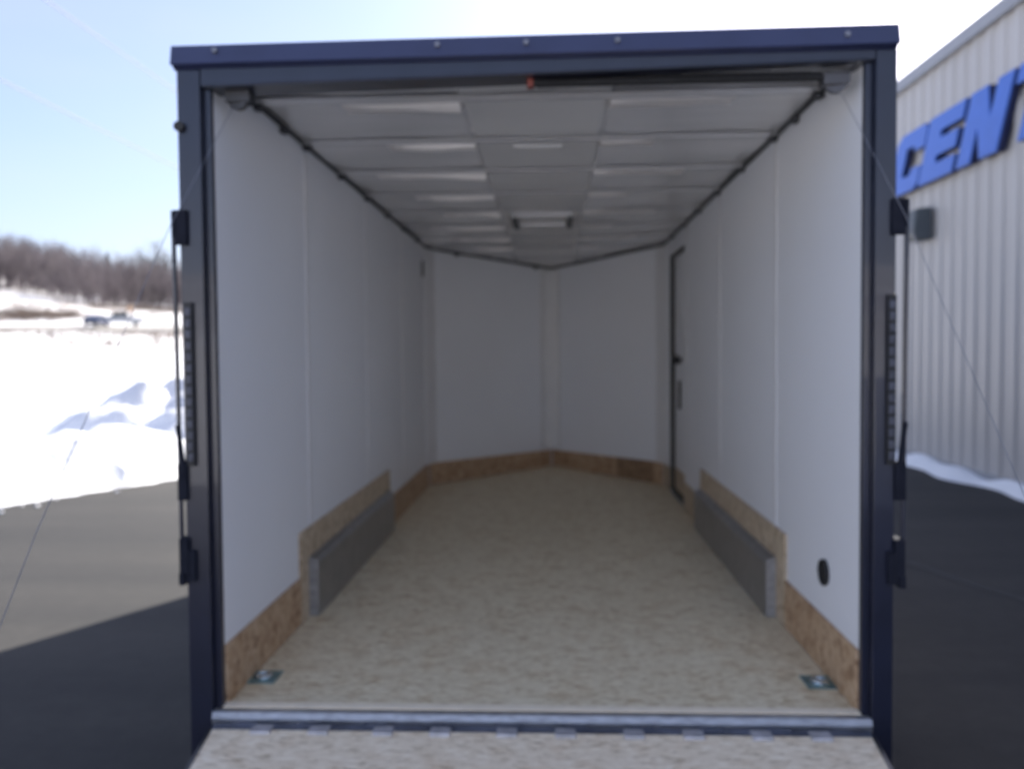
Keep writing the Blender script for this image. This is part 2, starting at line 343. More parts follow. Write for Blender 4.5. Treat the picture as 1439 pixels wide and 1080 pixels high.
# ---------------------------------------------------------------- woods, trees, brush
def tree_geo(x, y, z, h, V, Fc, nb=26, spread=.33, rt_=None):
    rt_ = rt_ or h*.013
    def limb(p, q, r0, r1):
        d = q-p; a = d.orthogonal().normalized(); b = d.normalized().cross(a); i = len(V)
        for k in range(3):
            c = a*math.cos(k*2.094)+b*math.sin(k*2.094); V.append(p+c*r0)
        for k in range(3):
            c = a*math.cos(k*2.094)+b*math.sin(k*2.094); V.append(q+c*r1)
        for k in range(3): Fc.append((i+k, i+(k+1) % 3, i+3+(k+1) % 3, i+3+k))
    base = Vector((x, y, z-.3)); top = base+Vector((random.uniform(-.06, .06)*h, random.uniform(-.06, .06)*h, h))
    limb(base, top, rt_, rt_*.15)
    for b in range(nb):
        t = random.uniform(.1, .97); p = base.lerp(top, t); L = h*spread*(1.15-t)*random.uniform(.6, 1.2)+h*.05
        a = random.uniform(0, 6.283); q = p+Vector((math.cos(a)*L*.75, math.sin(a)*L*.75, L*random.uniform(.5, 1.1)))
        r0 = rt_*(.45*(1-t)+.12); limb(p, q, r0, r0*.35)
        for k in range(2):
            m_ = p.lerp(q, random.uniform(.35, .95)); a2 = a+random.uniform(-1.2, 1.2)
            limb(m_, m_+Vector((math.cos(a2), math.sin(a2), random.uniform(.5, 1.6)))*L*.4, r0*.42, r0*.2)
def raw(name, V, Fc, m, parent=None):
    me = bpy.data.meshes.new(name); me.from_pydata([tuple(v) for v in V], [], Fc); return link(name, me, m, parent)
V, Fc = [], []
for i in range(3100):
    az = R(random.uniform(-45, -9)); d = random.uniform(0, 1)**1.05*176+240+14*math.sin(az*40)
    x = CAM.x+math.sin(az)*d; y = CAM.y+math.cos(az)*d
    tree_geo(x, y, H(x, y), random.uniform(9, 15), V, Fc, nb=14 if d > 330 else 17)
tag(raw('woodland', V, Fc, M['bark']), 'leafless brown winter woods covering the far hillside', 'woods', None, 'stuff')
for px, d, h, lab in ((206, 392, 19, 'tall bare tree standing left of the others on the far ridge'), (222, 398, 22, 'tallest bare tree between two others on the far ridge skyline'), (237, 390, 18, 'bare tree on the far ridge closest to the trailer post')):
    x, y = polar(px, d); V, Fc = [], []; V2, F2 = [], []
    e = empty('bare_tree', (x, y, H(x, y)), lab, 'tree', 'taller trees on the ridge')
    tree_geo(0, 0, 0, h, V, Fc, nb=60, spread=.42, rt_=.4)
    raw('trunk', V[:6], Fc[:3], M['bark2'], e); raw('crown', [v for v in V[6:]], [tuple(i-6 for i in f) for f in Fc[3:]], M['bark2'], e)
for px, d, h, lab in ((155, 396, 15, 'small dark evergreen poking above the bare woods'),):
    x, y = polar(px, d); e = empty('evergreen_tree', (x, y, H(x, y)), lab, 'tree')
    MB().tube([(0, 0, -.3), (0, 0, h*.9)], .22, 6, .05).build('trunk', M['bark2'], e)
    V, Fc = [], []
    for k in range(900):
        t = random.uniform(.08, 1); a = random.uniform(0, 6.28); rr = (1-t)*h*.2*random.uniform(.3, 1)+.1; p = Vector((math.cos(a)*rr, math.sin(a)*rr, t*h)); i = len(V)
        V += [p, p+Vector((math.cos(a)*.7, math.sin(a)*.7, -.3)), p+Vector((-math.sin(a)*.4, math.cos(a)*.4, -.1))]; Fc.append((i, i+1, i+2))
    raw('crown', V, Fc, M['needle'], e)
V, Fc = [], []
def tuft(x, y, h, n, sp):
    z = H(x, y)
    for k in range(n):
        bx, by = x+random.gauss(0, sp), y+random.gauss(0, sp*.6); a = random.uniform(0, 6.28); i = len(V); l = h*random.uniform(.5, 1.1)
        V.extend([Vector((bx-.05, by, z-.1)), Vector((bx+.05, by, z-.1)), Vector((bx+math.cos(a)*l*.4, by+math.sin(a)*l*.4, z+l))]); Fc.append((i, i+1, i+2))
for i in range(110):
    px = random.gauss(45, 35) if i % 3 else random.uniform(-80, 250); d = random.gauss(142, 5) if i % 3 else random.uniform(136, 230)
    x, y = polar(px, d); tuft(x, y, random.uniform(.5, 1.3), 26, .9)
for i in range(90):
    px = random.uniform(135, 260); x, y = polar(px, random.gauss(226, 5)); tuft(x, y, random.uniform(.6, 1.6), 24, 1.5)
for i in range(150):
    x, y = polar(random.uniform(-60, 260), random.uniform(40, 104)); tuft(x, y, random.uniform(.15, .35), 10, .5)
tag(raw('dead_grass', V, Fc, M['grass']), 'tan dead grass and brush poking through the snowy slope', 'grass', None, 'stuff')

# ---------------------------------------------------------------- far vehicles and road sign
def wheel(e, x, y, r, wd=.22, ax=(0, 1, 0)):
    wmb = MB(); wmb.torus((x, y, r), ax, r*.74, r*.26, 20, 8)
    o = wmb.build('wheel', M['tyre'], e, smooth=True)
    MB().cyl((x, y, r), ax, r*.6, wd*.5, 16).build('rim', M['rim'], o)
def vehicle(name, px, d, heading, prof, wid, paint, label, cat, wheels, glass):
    x, y = polar(px, d); e = empty(name, (x, y, H(x, y)+.13), label, cat); e.rotation_euler.z = heading
    b = MB().prism([(p[0], -wid/2, p[1]) for p in prof], (0, wid, 0), .06).build('body', M[paint], e, smooth=True)
    for g in glass:
        MB().prism([(p[0], -wid/2-.012, p[1]) for p in g], (0, wid+.024, 0)).build('side_window', M['glass'], e)
    for wx in wheels:
        for sy in (-1, 1): wheel(e, wx, sy*(wid/2-.1), .36)
    for sy in (-1, 1):
        MB().box(prof[0][0]-.02, prof[0][0]+.05, sy*(wid/2-.35)-.15, sy*(wid/2-.35)+.15, .68, .84, .01).build('headlight', M['zincb'], e)
    MB().box(prof[0][0]-.04, prof[0][0]+.1, -wid/2+.05, wid/2-.05, .38, .55, .02).build('bumper', M['rubber'], e)
    return e
pick = [(-2.75, .45), (-2.75, .95), (-1.5, 1.12), (-.75, 1.78), (.75, 1.82), (.95, 1.15), (2.75, 1.12), (2.75, .45)]
vehicle('pickup_truck', 172, 123, R(207+180), pick, 1.95, 'carwhite', 'white pickup truck on the road below the snowy hill', 'truck', (-1.8, 1.75),
        [[(-1.25, 1.15), (-.7, 1.68), (-.05, 1.72), (-.05, 1.15)], [(.05, 1.15), (.05, 1.72), (.68, 1.72), (.8, 1.15)]])
carp = [(-2.2, .35), (-2.2, .8), (-1.2, .95), (-.55, 1.42), (.85, 1.45), (1.6, .98), (2.2, .92), (2.2, .35)]
vehicle('parked_car', 138, 119, R(280), carp, 1.8, 'carblue', 'dark blue car next to the white pickup on the far road', 'car', (-1.4, 1.35),
        [[(-1.05, .95), (-.5, 1.35), (.1, 1.38), (.1, .95)], [(.18, .95), (.18, 1.38), (.8, 1.38), (1.3, .98)]])
x, y = polar(186, 131); e = empty('road_sign', (x, y, H(x, y)), 'orange diamond road sign beyond the white pickup', 'sign'); e.rotation_euler.z = R(28)
MB().tube([(0, 0, -.2), (0, 0, 2.4)], .05, 6).build('post', M['wood'], e)
MB().prism([(0, -.05, 1.5), (.6, -.05, 2.1), (0, -.05, 2.7), (-.6, -.05, 2.1)], (0, -.03, 0)).build('sign_face', M['signor'], e)

# ---------------------------------------------------------------- power lines
poles = []
for y, lab in ((-26, 'wooden utility pole near the lot, carrying the wires on the left'), (78, 'wooden utility pole in the snow field beyond the trailer')):
    e = empty('utility_pole', (-13.4, y, max(0, H(-13.4, y))), lab, 'utility pole', 'wooden utility poles')
    top = 11.4-e.location.z
    MB().tube([(0, 0, -.5), (0, 0, top)], .17, 12, .11).build('pole_shaft', M['wood'], e, smooth=True)
    MB().box(-.9, .9, -.2, -.1, top-.55, top-.43).build('crossarm', M['wood'], e)
for zz, xo, lab in ((11.15, .35, 'higher of the two thin power lines crossing the left sky'), (8.75, -.2, 'lower of the two thin power lines crossing the left sky')):
    pts = [(-13.4+xo, -26+104*t, zz -.6*4*t*(1-t)+.3) for t in [i/30 for i in range(31)]]
    tag(MB().tube(pts, .015, 6).build('power_line', M['rubber']), lab, 'power line', 'power lines')

# ---------------------------------------------------------------- building on the right
BX, BH = 5.145, 5.43
be = empty('metal_building', (BX, 5, 0), 'large grey ribbed metal building with raised blue letters', 'building')
def bl(mb): return mb
# ribbed face as one sheet with thickness behind it
bm = bmesh.new(); Y0, Y1 = -4., 26.; prof = []
y = Y0
while y < Y1:
    prof += [(y, 0), (y+.185, 0), (y+.215, -.03), (y+.275, -.03)]; y += .305
    prof += []
ring = [(a, b) for a, b in prof]+[(Y1, 0)]
lo = [bm.verts.new((b, a-5, 0.05)) for a, b in ring]; hi = [bm.verts.new((b, a-5, BH-.12)) for a, b in ring]
for i in range(len(ring)-1): bm.faces.new((lo[i], hi[i], hi[i+1], lo[i+1]))
me = bpy.data.meshes.new('front_cladding'); bm.to_mesh(me); bm.free(); link('front_cladding', me, M['clad'], be)
MB().box(.004, 18, Y0-5, Y1-5+.03, .0, BH-.16).build('wall', M['clad'], be)
MB().prism([(-.09, Y0-5.1, BH-.17), (-.09, Y0-5.1, BH-.0), (-.02, Y0-5.1, BH+.06), (.3, Y0-5.1, BH+.06), (.3, Y0-5.1, BH-.13)], (0, Y1-Y0+.2, 0)).build('coping', M['bcap'], be)
MB().prism([(0.2, Y0-5, BH-.15), (18, Y0-5, BH-.15), (9, Y0-5, BH+.7)], (0, Y1-Y0, 0)).build('roof', M['bcap'], be)
MB().box(-.035, .002, Y0-5, Y1-5, 0, .12).build('base_trim', M['bcap'], be)
# letters
def letter_mesh(polys, y0, z0, wd, hgt, shear=.5, dep=.12):
    f, r_ = MB(), MB()
    for pl in polys:
        q = [(0, y0-(u*wd+v*hgt*shear)-5, z0+v*hgt) for u, v in pl]
        f.prism([(-dep-.02, a[1], a[2]) for a in q], (.02, 0, 0)); r_.prism([(-dep, a[1], a[2]) for a in q], (dep-.035, 0, 0))
    return f, r_
LET = {
 'C': [[(.14, 0), (.9, 0), (1.0, .10), (1.0, .36), (.66, .36), (.66, .27), (.38, .27), (.38, .73), (.66, .73), (.66, .64), (1.0, .64), (1.0, .9), (.9, 1), (.14, 1), (0, .88), (0, .12)]],
 'E': [[(0, 0), (1, 0), (1, .26), (.42, .26), (.42, .37), (.95, .37), (.95, .63), (.42, .63), (.42, .74), (1, .74), (1, 1), (0, 1)]],
 'N': [[(0, 0), (.36, 0), (.36, .48), (.60, 0), (1, 0), (1, 1), (.64, 1), (.64, .52), (.40, 1), (0, 1)]],
 'T': [[(.34, 0), (.66, 0), (.66, .77), (1, .77), (1, 1), (0, 1), (0, .77), (.34, .77)]],
}
LZ, LH = 3.76, .79
for ch, ys_, wd in (('C', 10.15, .95), ('E', 9.15, .97), ('N', 8.07, .95), ('T', 7.02, .98)):
    f, r_ = letter_mesh(LET[ch], ys_, LZ, wd, LH)
    lo_ = f.build('sign_letter', M['blue'], be, 'blue raised letter %s on the metal wall' % ch); r_.build('letter_return', M['bluedark'], lo_)
# wall light
MB().prism([(-.035, 8.93-5, 3.03), (-.24, 8.93-5, 3.03), (-.27, 8.93-5, 3.14), (-.24, 8.93-5, 3.44), (-.035, 8.93-5, 3.46)], (0, .32, 0), .015).build('wall_lamp', M['fixture'], be)
# snow along the foot of the building
V, Fc = [], []; prev = None
ny_ = 180
for i in range(ny_+1):
    yy = -3.9+28*i/ny_; wdt = .24+.07*math.sin(yy*1.7)+.06*math.sin(yy*4.1+1); hh = .10+.03*math.sin(yy*2.3)+.03*math.sin(yy*5.7)
    row = []
    for k in range(9):
        t = k/8; row.append(len(V)); V.append(Vector((BX-.035-wdt*(1-t), yy, .003+hh*math.sin(t*math.pi*.62)**1.2)))
    if prev: Fc += [(prev[k], prev[k+1], row[k+1], row[k]) for k in range(8)]
    prev = row
o = raw('snow_strip', V, Fc, M['snow']); o['kind'] = 'structure'
for p in o.data.polygons: p.use_smooth = True

# ================================================================ THE TRAILER
A = 1.022; HC = 2.055; K = .194; YC = 4.66; YA = 6.0; AX = .055
tr = empty('cargo_trailer', (0, 0, 0), 'enclosed cargo trailer with black rear frame, white walls and its ramp lowered', 'trailer')
def mb(): return MB(F)
# floor: polygon with the V nose
mb().prism([(-A+.001, .0, -.02), (A-.001, .0, -.02), (A-.001, YC, -.02), (AX, YA, -.02), (-A+.001, YC, -.02)], (0, 0, .02)).build('floor', M['floor'], tr)
mb().box(-A+.004, A-.004, -.003, .036, .0006, .004, .001).build('floor_edge_strip', mat('sanded_wood_edge', (.92, .82, .66), .6, var=.06, scale=14), tr)
mb().prism([(-A+.02, -.006, -.024), (A-.02, -.006, -.024), (A-.02, -.006, -.001), (-A+.02, -.006, -.001)], (0, .006, 0)).build('floor_edge', mat('raw_plywood_edge', (.5, .42, .33), .7, var=.15, scale=30), tr)
# side wall panels (liner, 6 mm) between seams
SE = [.03, 1.046, 2.268, 3.452, YC]
for sx in (-1, 1):
    for i in range(4):
        y0, y1 = SE[i]+.001, SE[i+1]-.001
        m_ = mb(); x0, x1 = sx*A, sx*(A+.012)
        if sx == 1 and i == 3:
            m_.box(x0, x1, y0, 3.56, 0, HC); m_.box(x0, x1, 4.28, y1, 0, HC); m_.box(x0, x1, 3.561, 4.279, 1.915, HC)
        else: m_.box(x0, x1, y0, y1, 0, HC)
        m_.build('wall_panel', M['wall'], tr)
    for i in range(1, 4):
        mb().box(sx*(A-.003), sx*(A-.0001), SE[i]-.019, SE[i]+.019, K+.002, HC-.03, .001).build('seam_trim', M['trim'], tr)
# nose panels, centre and corner trims
def slab(p, q, th, z0, z1, off=0.0):
    p, q = Vector((p[0], p[1], 0)), Vector((q[0], q[1], 0)); d = (q-p).normalized(); n_ = Vector((-d.y, d.x, 0))   # n_ points outward for left->right order
    a, b = p+n_*off, q+n_*off
    return [(a.x, a.y, z0), (b.x, b.y, z0), (b.x+n_.x*th, b.y+n_.y*th, z0), (a.x+n_.x*th, a.y+n_.y*th, z0)], (0, 0, z1-z0)
for p, q in (((-A, YC), (AX, YA)), ((AX, YA), (A, YC))):
    pts, v = slab(p, q, .012, 0, HC); mb().prism(pts, v).build('nose_panel', M['wall'], tr)
for sx in (-1, 1):
    mb().prism([(sx*A, YC-.13, K), (sx*(A-.004), YC-.13, K), (sx*(A-.065), YC+.066, K), (sx*(A-.06), YC+.074, K), (sx*A, YC, K)], (0, 0, HC-K-.02)).build('corner_trim', M['trim'], tr)
# framing behind the liner closes the gap to the outer skin
for sx in (-1, 1):
    mb().box(sx*(A+.013), sx*(A+.074), .162, YC+.3, HC-.03, 2.094).build('roof_rail', M['steel'], tr)
for p, q in (((-A, YC), (AX, YA)), ((AX, YA), (A, YC))):
    pts, v = slab(p, q, .09, HC-.03, 2.094, .0125); mb().prism(pts, v).build('roof_rail', M['steel'], tr)
mb().box(AX-.08, AX+.08, YA-.02, YA+.2, HC-.03, 2.094).build('roof_rail', M['steel'], tr)
mb().prism([(AX-.12, YA-.144, K), (AX-.06, YA-.10, K), (AX+.06, YA-.10, K), (AX+.12, YA-.144, K), (AX, YA-.004, K)], (0, 0, HC-K-.075)).build('centre_trim', mat('soft_grey_liner_strip', (.74, .74, .75), .5, var=.02), tr)
# kick plates
for sx in (-1, 1):
    x0, x1 = sx*(A-.010), sx*(A-.0005)
    mb().box(x0, x1, .03, .853, .001, K, .001).build('kick_plate', M['kick'], tr)
    mb().box(x0, x1, 2.86, 3.55 if sx == 1 else YC-.01, .001, K, .001).build('kick_plate', M['kick'] if sx < 0 else M['kick2'], tr)
    mb().box(sx*(A-.013), sx*(A-.0005), .856, 2.84, .001, .385, .001).build('wheel_box_backboard', M['kick2'], tr)
mb().box(A-.010, A-.0005, 4.29, YC-.01, .001, K).build('kick_plate', M['kick2'], tr)
def kp(t0, t1, p, q, m_):
    a = (p[0]+(q[0]-p[0])*t0, p[1]+(q[1]-p[1])*t0); b = (p[0]+(q[0]-p[0])*t1, p[1]+(q[1]-p[1])*t1)
    pts, v = slab(a, b, .0095, .001, K, -.010); o = mb().prism(pts, v).build('kick_plate', M[m_], tr)
    for vv in o.data.vertices:
        if vv.co.z > F+.1: vv.co.z -= .036*min(1, max(0, (vv.co.y-YC)/(YA-YC)))
kp(.01, .985, (-A, YC), (AX, YA), 'kick'); kp(.012, .62, (AX, YA), (A, YC), 'kick')
kp(.622, .92, (AX, YA), (A, YC), 'kick3'); kp(.922, .99, (AX, YA), (A, YC), 'kick')
# wheel boxes
for sx in (-1, 1):
    y0, y1 = (.965, 2.77) if sx < 0 else (.985, 2.83)
    xi = sx*(A-.054)
    pts = [(sx*(A-.0135), y0, .001), (xi, y0, .001), (xi, y0, .235), (xi+sx*.012, y0, .25), (sx*(A-.0135), y0, .262)]
    b_ = mb().prism(pts, (0, y1-y0, 0), .002).build('wheel_box', M['alu'], tr)
    mb().box(xi+sx*.002, sx*(A-.0135), y0-.006, y0-.0005, .003, .25).build('end_cap', M['alu2'], b_)
# ceiling: liners, bows, clips
def liner(x0, x1, z, m_, seed, amp):
    """one wavy liner sheet cut to the V nose"""
    bm = bmesh.new(); nx_, ny_ = 26, 230; rs = random.Random(seed); ph = [rs.uniform(0, 6) for _ in range(6)]; g = []
    for j in range(ny_+1):
        y = .06+(YA-.06)*j/ny_; row = []
        for i in range(nx_+1):
            x = x0+(x1-x0)*i/nx_; lim = 1.0 if y < YC else None
            bay = ((y-.41) % .61)/.61
            a = amp*math.sin(bay*math.pi)*(.5+.9*math.sin(x*5+ph[0]+3*math.sin(y*2+ph[1]))) - amp*.5*math.sin(bay*math.pi)**2 + amp*.35*math.sin(x*11+y*4+ph[2])
            row.append(bm.verts.new((x, y, z+F+a-.06*max(0, (y-YC)/(YA-YC)))))
        g.append(row)
    for j in range(ny_):
        for i in range(nx_):
            c = (g[j][i].co+g[j+1][i+1].co)/2
            lim = YC+(YA-YC)*(1-abs(c.x-AX)/(A-AX if c.x > AX else A+AX))+.02
            if c.y < lim: bm.faces.new((g[j][i], g[j][i+1], g[j+1][i+1], g[j+1][i]))
    for v in [v for v in bm.verts if not v.link_faces]: bm.verts.remove(v)
    r_ = bmesh.ops.extrude_face_region(bm, geom=list(bm.faces))
    for v in r_['geom']:
        if isinstance(v, bmesh.types.BMVert): v.co.z += .0015
    bmesh.ops.recalc_face_normals(bm, faces=bm.faces)
    me = bpy.data.meshes.new('ceiling_sheet'); bm.to_mesh(me); bm.free()
    for p in me.polygons: p.use_smooth = True
    return link('ceiling_sheet', me, m_, tr)
liner(-A-.01, -.262, HC+.012, M['ceil_l'], 1, .0065); liner(-.272, .272, HC+.0098, M['ceil_m'], 2, .005); liner(.262, A+.01, HC+.012, M['ceil_l'], 3, .0065)
bows = [.41+.61*k for k in range(9)]
for y in bows:
    for x0, x1, h0, h1 in ((-.74+.1*math.sin(y*7), -.274, .022, .032), (.276, .62+.12*math.sin(y*5), .018, .008)):  # added ridges beside the bows, shaped and coloured as bright ceiling reflections
        t_ = (YA-y)/(YA-YC)
        if y > YC and max(abs(x0), abs(x1)) > A*t_-.05: continue
        fb = bmesh.new(); rows_ = []
        for i in range(13):
            u = i/12; x = x0+(x1-x0)*u; h = (h0+(h1-h0)*u)*(1+.2*math.sin(u*6+y*5))*min(1, .25+3*u if x0 < 0 else .25+3*(1-u)); yo = .010*math.sin(u*3+y*3)
            rows_.append([fb.verts.new((x, y+.05+a+yo, F+HC+.009-b*h)) for a, b in ((0, 0), (.004, .75), (.016, 1.0), (.05, .8), (.12, 0.1), (.12, 0))])
        for A_, B_ in zip(rows_, rows_[1:]):
            for k in range(6): fb.faces.new((A_[k], A_[(k+1) % 6], B_[(k+1) % 6], B_[k]))
        fb.faces.new(rows_[0]); fb.faces.new(rows_[-1][::-1]); bmesh.ops.recalc_face_normals(fb, faces=fb.faces)
        me = bpy.data.meshes.new('reflection_strip'); fb.to_mesh(me); fb.free(); link('reflection_strip', me, M['reflection'], tr)
    dz_ = .06*max(0, (y-YC)/(YA-YC))
    if y < YC: xa, xb = -A+.004, A-.004
    else:
        t = (YA-y)/(YA-YC); xa = AX-(AX+A)*t+.03; xb = AX+(A-AX)*t-.03
    prof = [(y-.045, HC+.003), (y-.026, HC+.001), (y-.010, HC-.004), (y+.010, HC-.004), (y+.026, HC+.001), (y+.045, HC+.003), (y+.045, HC+.0045), (y-.045, HC+.0045)]
    mb().prism([(xa, a, b-dz_) for a, b in prof], (xb-xa, 0, 0)).build('roof_bow', M['bow'], tr)
    for sx, xx in ((-1, xa), (1, xb)):
        if y < YC: mb().box(xx, xx-sx*.035, y-.022, y+.022, HC-.024, HC-.0075, .003).build('bow_bracket', M['steel'], tr)
for y in (.71,): 
    for sx in (-1, 1): mb().box(sx*(A-.004), sx*(A-.03), y-.02, y+.02, HC-.03, HC-.005, .003).build('bow_bracket', M['steel'], tr)
for sx in (-1, 1):
    mb().box(sx*(A-.001), sx*(A-.014), .1, YC-.02, HC-.006, HC+.011, .001).build('top_rail', M['steel'], tr)
for p, q in (((-A, YC), (AX, YA)), ((AX, YA), (A, YC))):
    pts, v = slab(p, q, .012, HC-.010, HC+.011, -.013); o = mb().prism(pts, v).build('top_rail', M['steel'], tr)
    for vv in o.data.vertices: vv.co.z -= .06*min(1, max(0, (vv.co.y-YC)/(YA-YC)))
for t in (.22, .86):
    x = -A+(AX+A)*t; y = YC+(YA-YC)*t-.03; mb().box(x-.022, x+.022, y-.02, y+.02, HC-.03-.06*t, HC-.006-.06*t, .004).build('bow_bracket', M['steel'], tr)
# ceiling vent and light
mv = mb(); 
for (a, b, c, d) in ((-.2, .2, 2.98, 3.01), (-.2, .2, 3.38, 3.41), (-.2, -.17, 3.01, 3.38), (.17, .2, 3.01, 3.38)): mv.box(a, b, c, d, HC-.014, HC+.02)
vt = mv.build('roof_vent', M['bow'], tr)
for sx in (-1, 1): mb().box(sx*.166, sx*.204, 3.0, 3.4, HC-.034, HC-.0145, .003).build('vent_clamp', M['steel'], vt)
mb().box(-.169, .169, 3.011, 3.379, HC-.003, HC+.001).build('vent_lid', M['ceil_m'], vt)
mb().box(-.11, .11, 1.1, 1.21, HC-.010, HC+.006, .005).build('dome_light', M['ceil_m'], tr)
# little switch on the left wall
mb().box(-A+.0005, -A+.012, 4.40, 4.45, 1.79, 1.92, .003).build('light_switch', M['rubber'], tr)
# round black flow-through vent on the right wall
vm = mb().cyl((A-.005, .365, .355), (1, 0, 0), .046, .008, 32); v_ = vm.build('side_vent', M['rubber'], tr, smooth=True)
mb().torus((A-.010, .365, .355), (1, 0, 0), .042, .005, 32, 8).build('vent_rim', M['rubber'], v_, smooth=True)
# side door, set 3 cm back in the right wall
d_ = mb().box(A+.030, A+.05, 3.562, 4.278, .03, 1.914).build('side_door', M['wall'], tr)
mb().box(A+.026, A+.0299, 3.60, 4.25, .04, K+.02).build('door_kick_plate', M['kick2'], d_)
mb().box(A-.012, A+.029, 3.95, 4.0, 1.05, 1.10, .004).build('door_handle', M['rubber'], d_)
mb().box(A-.022, A-.013, 3.80, 4.0, 1.09, 1.12, .003).build('lever', M['rubber'], d_)
mb().box(A+.012, A+.029, 3.93, 3.98, .70, .92, .004).build('pull_strap', M['steel'], d_)
ds = mb(); ds.box(A-.004, A+.0295, 4.262, 4.279, .03, 1.914); ds.box(A-.004, A+.0295, 3.561, 4.261, 1.898, 1.9145); ds.box(A-.004, A+.0295, 3.561, 4.261, .022, .045)
ds.build('door_seal', M['rubber'], tr)
# tie-down plates at the rear of the floor
for sx, x in ((-1, -.972), (1, .968)):
    p_ = mb().box(x-.052, x+.054, .198, .312, .0005, .004, .001).build('tie_down_plate', M['zinc'], tr)
    mb().cyl((x, .255, .005), (0, 0, 1), .032, .003, 24).build('recess_cup', M['zincb'], p_, smooth=True)
    mb().torus((x, .26, .008), (0, 0, 1), .026, .004, 24, 8).build('tie_ring', M['zincb'], p_, smooth=True)
# rear frame
def post(sx):
    m_ = mb()
    m_.box(sx*1.044, sx*(1.117 if sx < 0 else 1.106), -.022, .09, -.26, 2.039 if sx < 0 else 2.0495, .004)
    m_.box(sx*(A-.002), sx*1.0435, .004, .029, -.06, 1.984 if sx < 0 else 2.019, .002)
    m_.box(sx*(A+.013), sx*1.1, .0905, .16, -.2, 2.03)
    return m_
for sx in (-1, 1): post(sx).build('rear_post', M['black'], tr)
m_ = mb(); m_.prism([(-1.0435, -.020, 1.985), (-1.0435, -.020, 2.0445), (1.0435, -.020, 2.0505), (1.0435, -.020, 2.020)], (0, .105, 0), .004)
m_.prism([(-1.02, .0855, 1.99), (-1.02, .0855, 2.045), (1.02, .0855, 2.05), (1.02, .0855, 2.022)], (0, .02, 0))
m_.build('rear_header', M['black'], tr)
mb().prism([(-1.127, -.034, 2.052), (-1.127, -.042, 2.046), (-1.127, -.046, 2.05), (-1.127, -.034, 2.108), (-1.127, .0, 2.119), (-1.127, .12, 2.125), (-1.127, .12, 2.04), (-1.127, -.015, 2.04)], (2.233, 0, .011)).build('drip_cap', M['cap'], tr)
for x in (-.985, -.289, -.016, .262, .95):
    mb().cyl((x, -.043, 2.088), (0, 1, -.2), .0085, .012, 16).build('cap_screw', M['wire'], tr, smooth=True)
# tail light bars on the posts, bumper knob
for sx in (-1, 1):
    t_ = mb().box(sx*1.078, sx*1.106, -.034, -.0225, .79, 1.31, .004).build('tail_light', M['rubber'], tr)
    l_ = mb()
    for k in range(14): l_.box(sx*1.083, sx*1.101, -.040, -.0345, .805+k*.0355, .831+k*.0355, .002)
    l_.build('lens', M['lens'], t_)
mb().cyl((-1.108, -.03, 1.86), (0, 1, 0), .016, .016, 20).build('rubber_stop', M['rubber'], tr, smooth=True)
# lock rods on both sides
for sx in (-1, 1):
    xo = 1.143
    r_ = mb(); r_.tube([(sx*(xo-.002), -.015, 1.60), (sx*(xo-.008), -.015, .50)], .0075, 10)
    rod = r_.build('lock_rod', M['black'], tr, smooth=True)
    b1 = mb(); b1.box(sx*1.118, sx*1.137, -.036, .02, 1.515, 1.60, .006); b1.box(sx*1.09, sx*1.13, -.036, -.0225, 1.49, 1.60, .003); b1.build('upper_bracket', M['bracket'], rod)
    b2 = mb(); b2.box(sx*1.106, sx*1.136, -.04, .03, .44, .56, .006); b2.box(sx*1.085, sx*1.128, -.036, -.0225, .42, .52, .003); b2.box(sx*1.118, sx*1.136, -.045, .02, .41, .45, .003); b2.build('lower_bracket', M['bracket'], rod)
    h_ = mb(); h_.tube([(sx*(xo-.004), -.02, .92), (sx*(xo-.022), -.03, .80), (sx*(xo-.028), -.03, .74)], .009, 8); h_.box(sx*1.106, sx*1.138, -.035, -.01, .68, .80, .004); h_.build('lever_handle', M['bracket'], rod)
# ramp spring and pulleys under the header, ramp cables
m_ = mb(); pts = []
for k in range(0, 1300):
    a = k*.30; x = .012+.86*k/1300; rr = .016
    pts.append((x, .045+math.cos(a)*rr, 1.992+math.sin(a)*rr))
m_.tube(pts, .0022, 4)
m_.tube([(.0, .045, 1.992), (.9, .045, 1.992)], .013, 10)
sp_ = m_.build('ramp_spring', M['rubber'], tr)
mb().box(-.016, .004, .03, .065, 1.978, 2.004, .003).build('spring_anchor', M['orange'], sp_)
for sx in (-1, 1):
    pm = mb(); zp = .018 if sx < 0 else .03
    pm.box(sx*.985, sx*.905, .03, .09, 1.935+zp, 1.972+zp, .006); pm.cyl((sx*.945, .05, 1.943+zp), (.2, 1, 0), .032, .02, 20)
    pm.build('cable_pulley', M['steel'] if sx < 0 else mat('grey_pulley', (.09, .09, .1), .5, metal=.3), tr)
    mb().tube([(sx*.965, .045, 1.935), (sx*1.0, -.35, 1.50), (sx*1.0, -1.0, .78), (sx*1.0, -1.98, -.46)], .0010, 6).build('ramp_cable', M['wire'], tr)
# sill and hinge
m_ = mb(); m_.prism([(-1.043, -.0065, .0), (-1.043, -.0065, -.05), (-1.043, -.03, -.05), (-1.043, -.036, -.022), (-1.043, -.028, -.004)], (2.086, 0, 0), .002); m_.box(-1.043, 1.043, -.0215, .02, -.2, -.0505)
m_.build('rear_sill', M['alu2'], tr)
hz = mb(); hz.tube([(-1.03, -.066, -.046), (1.03, -.066, -.046)], .009, 10); hz.box(-1.03, 1.03, -.075, -.037, -.050, -.036)
for k in range(9): hz.box(-.97+k*.21, -.89+k*.21, -.060, -.037, -.0355, -.030)
hinge = hz.build('ramp_hinge', M['hinge'], tr)
kxs = [-.864, -.682, -.478, -.299, -.091, .091, .302, .484, .691, .87]
for x in kxs: mb().box(x-.032, x+.032, -.104, -.052, -.052, -.030, .006).build('hinge_knuckle', M['knuckle'], hinge)
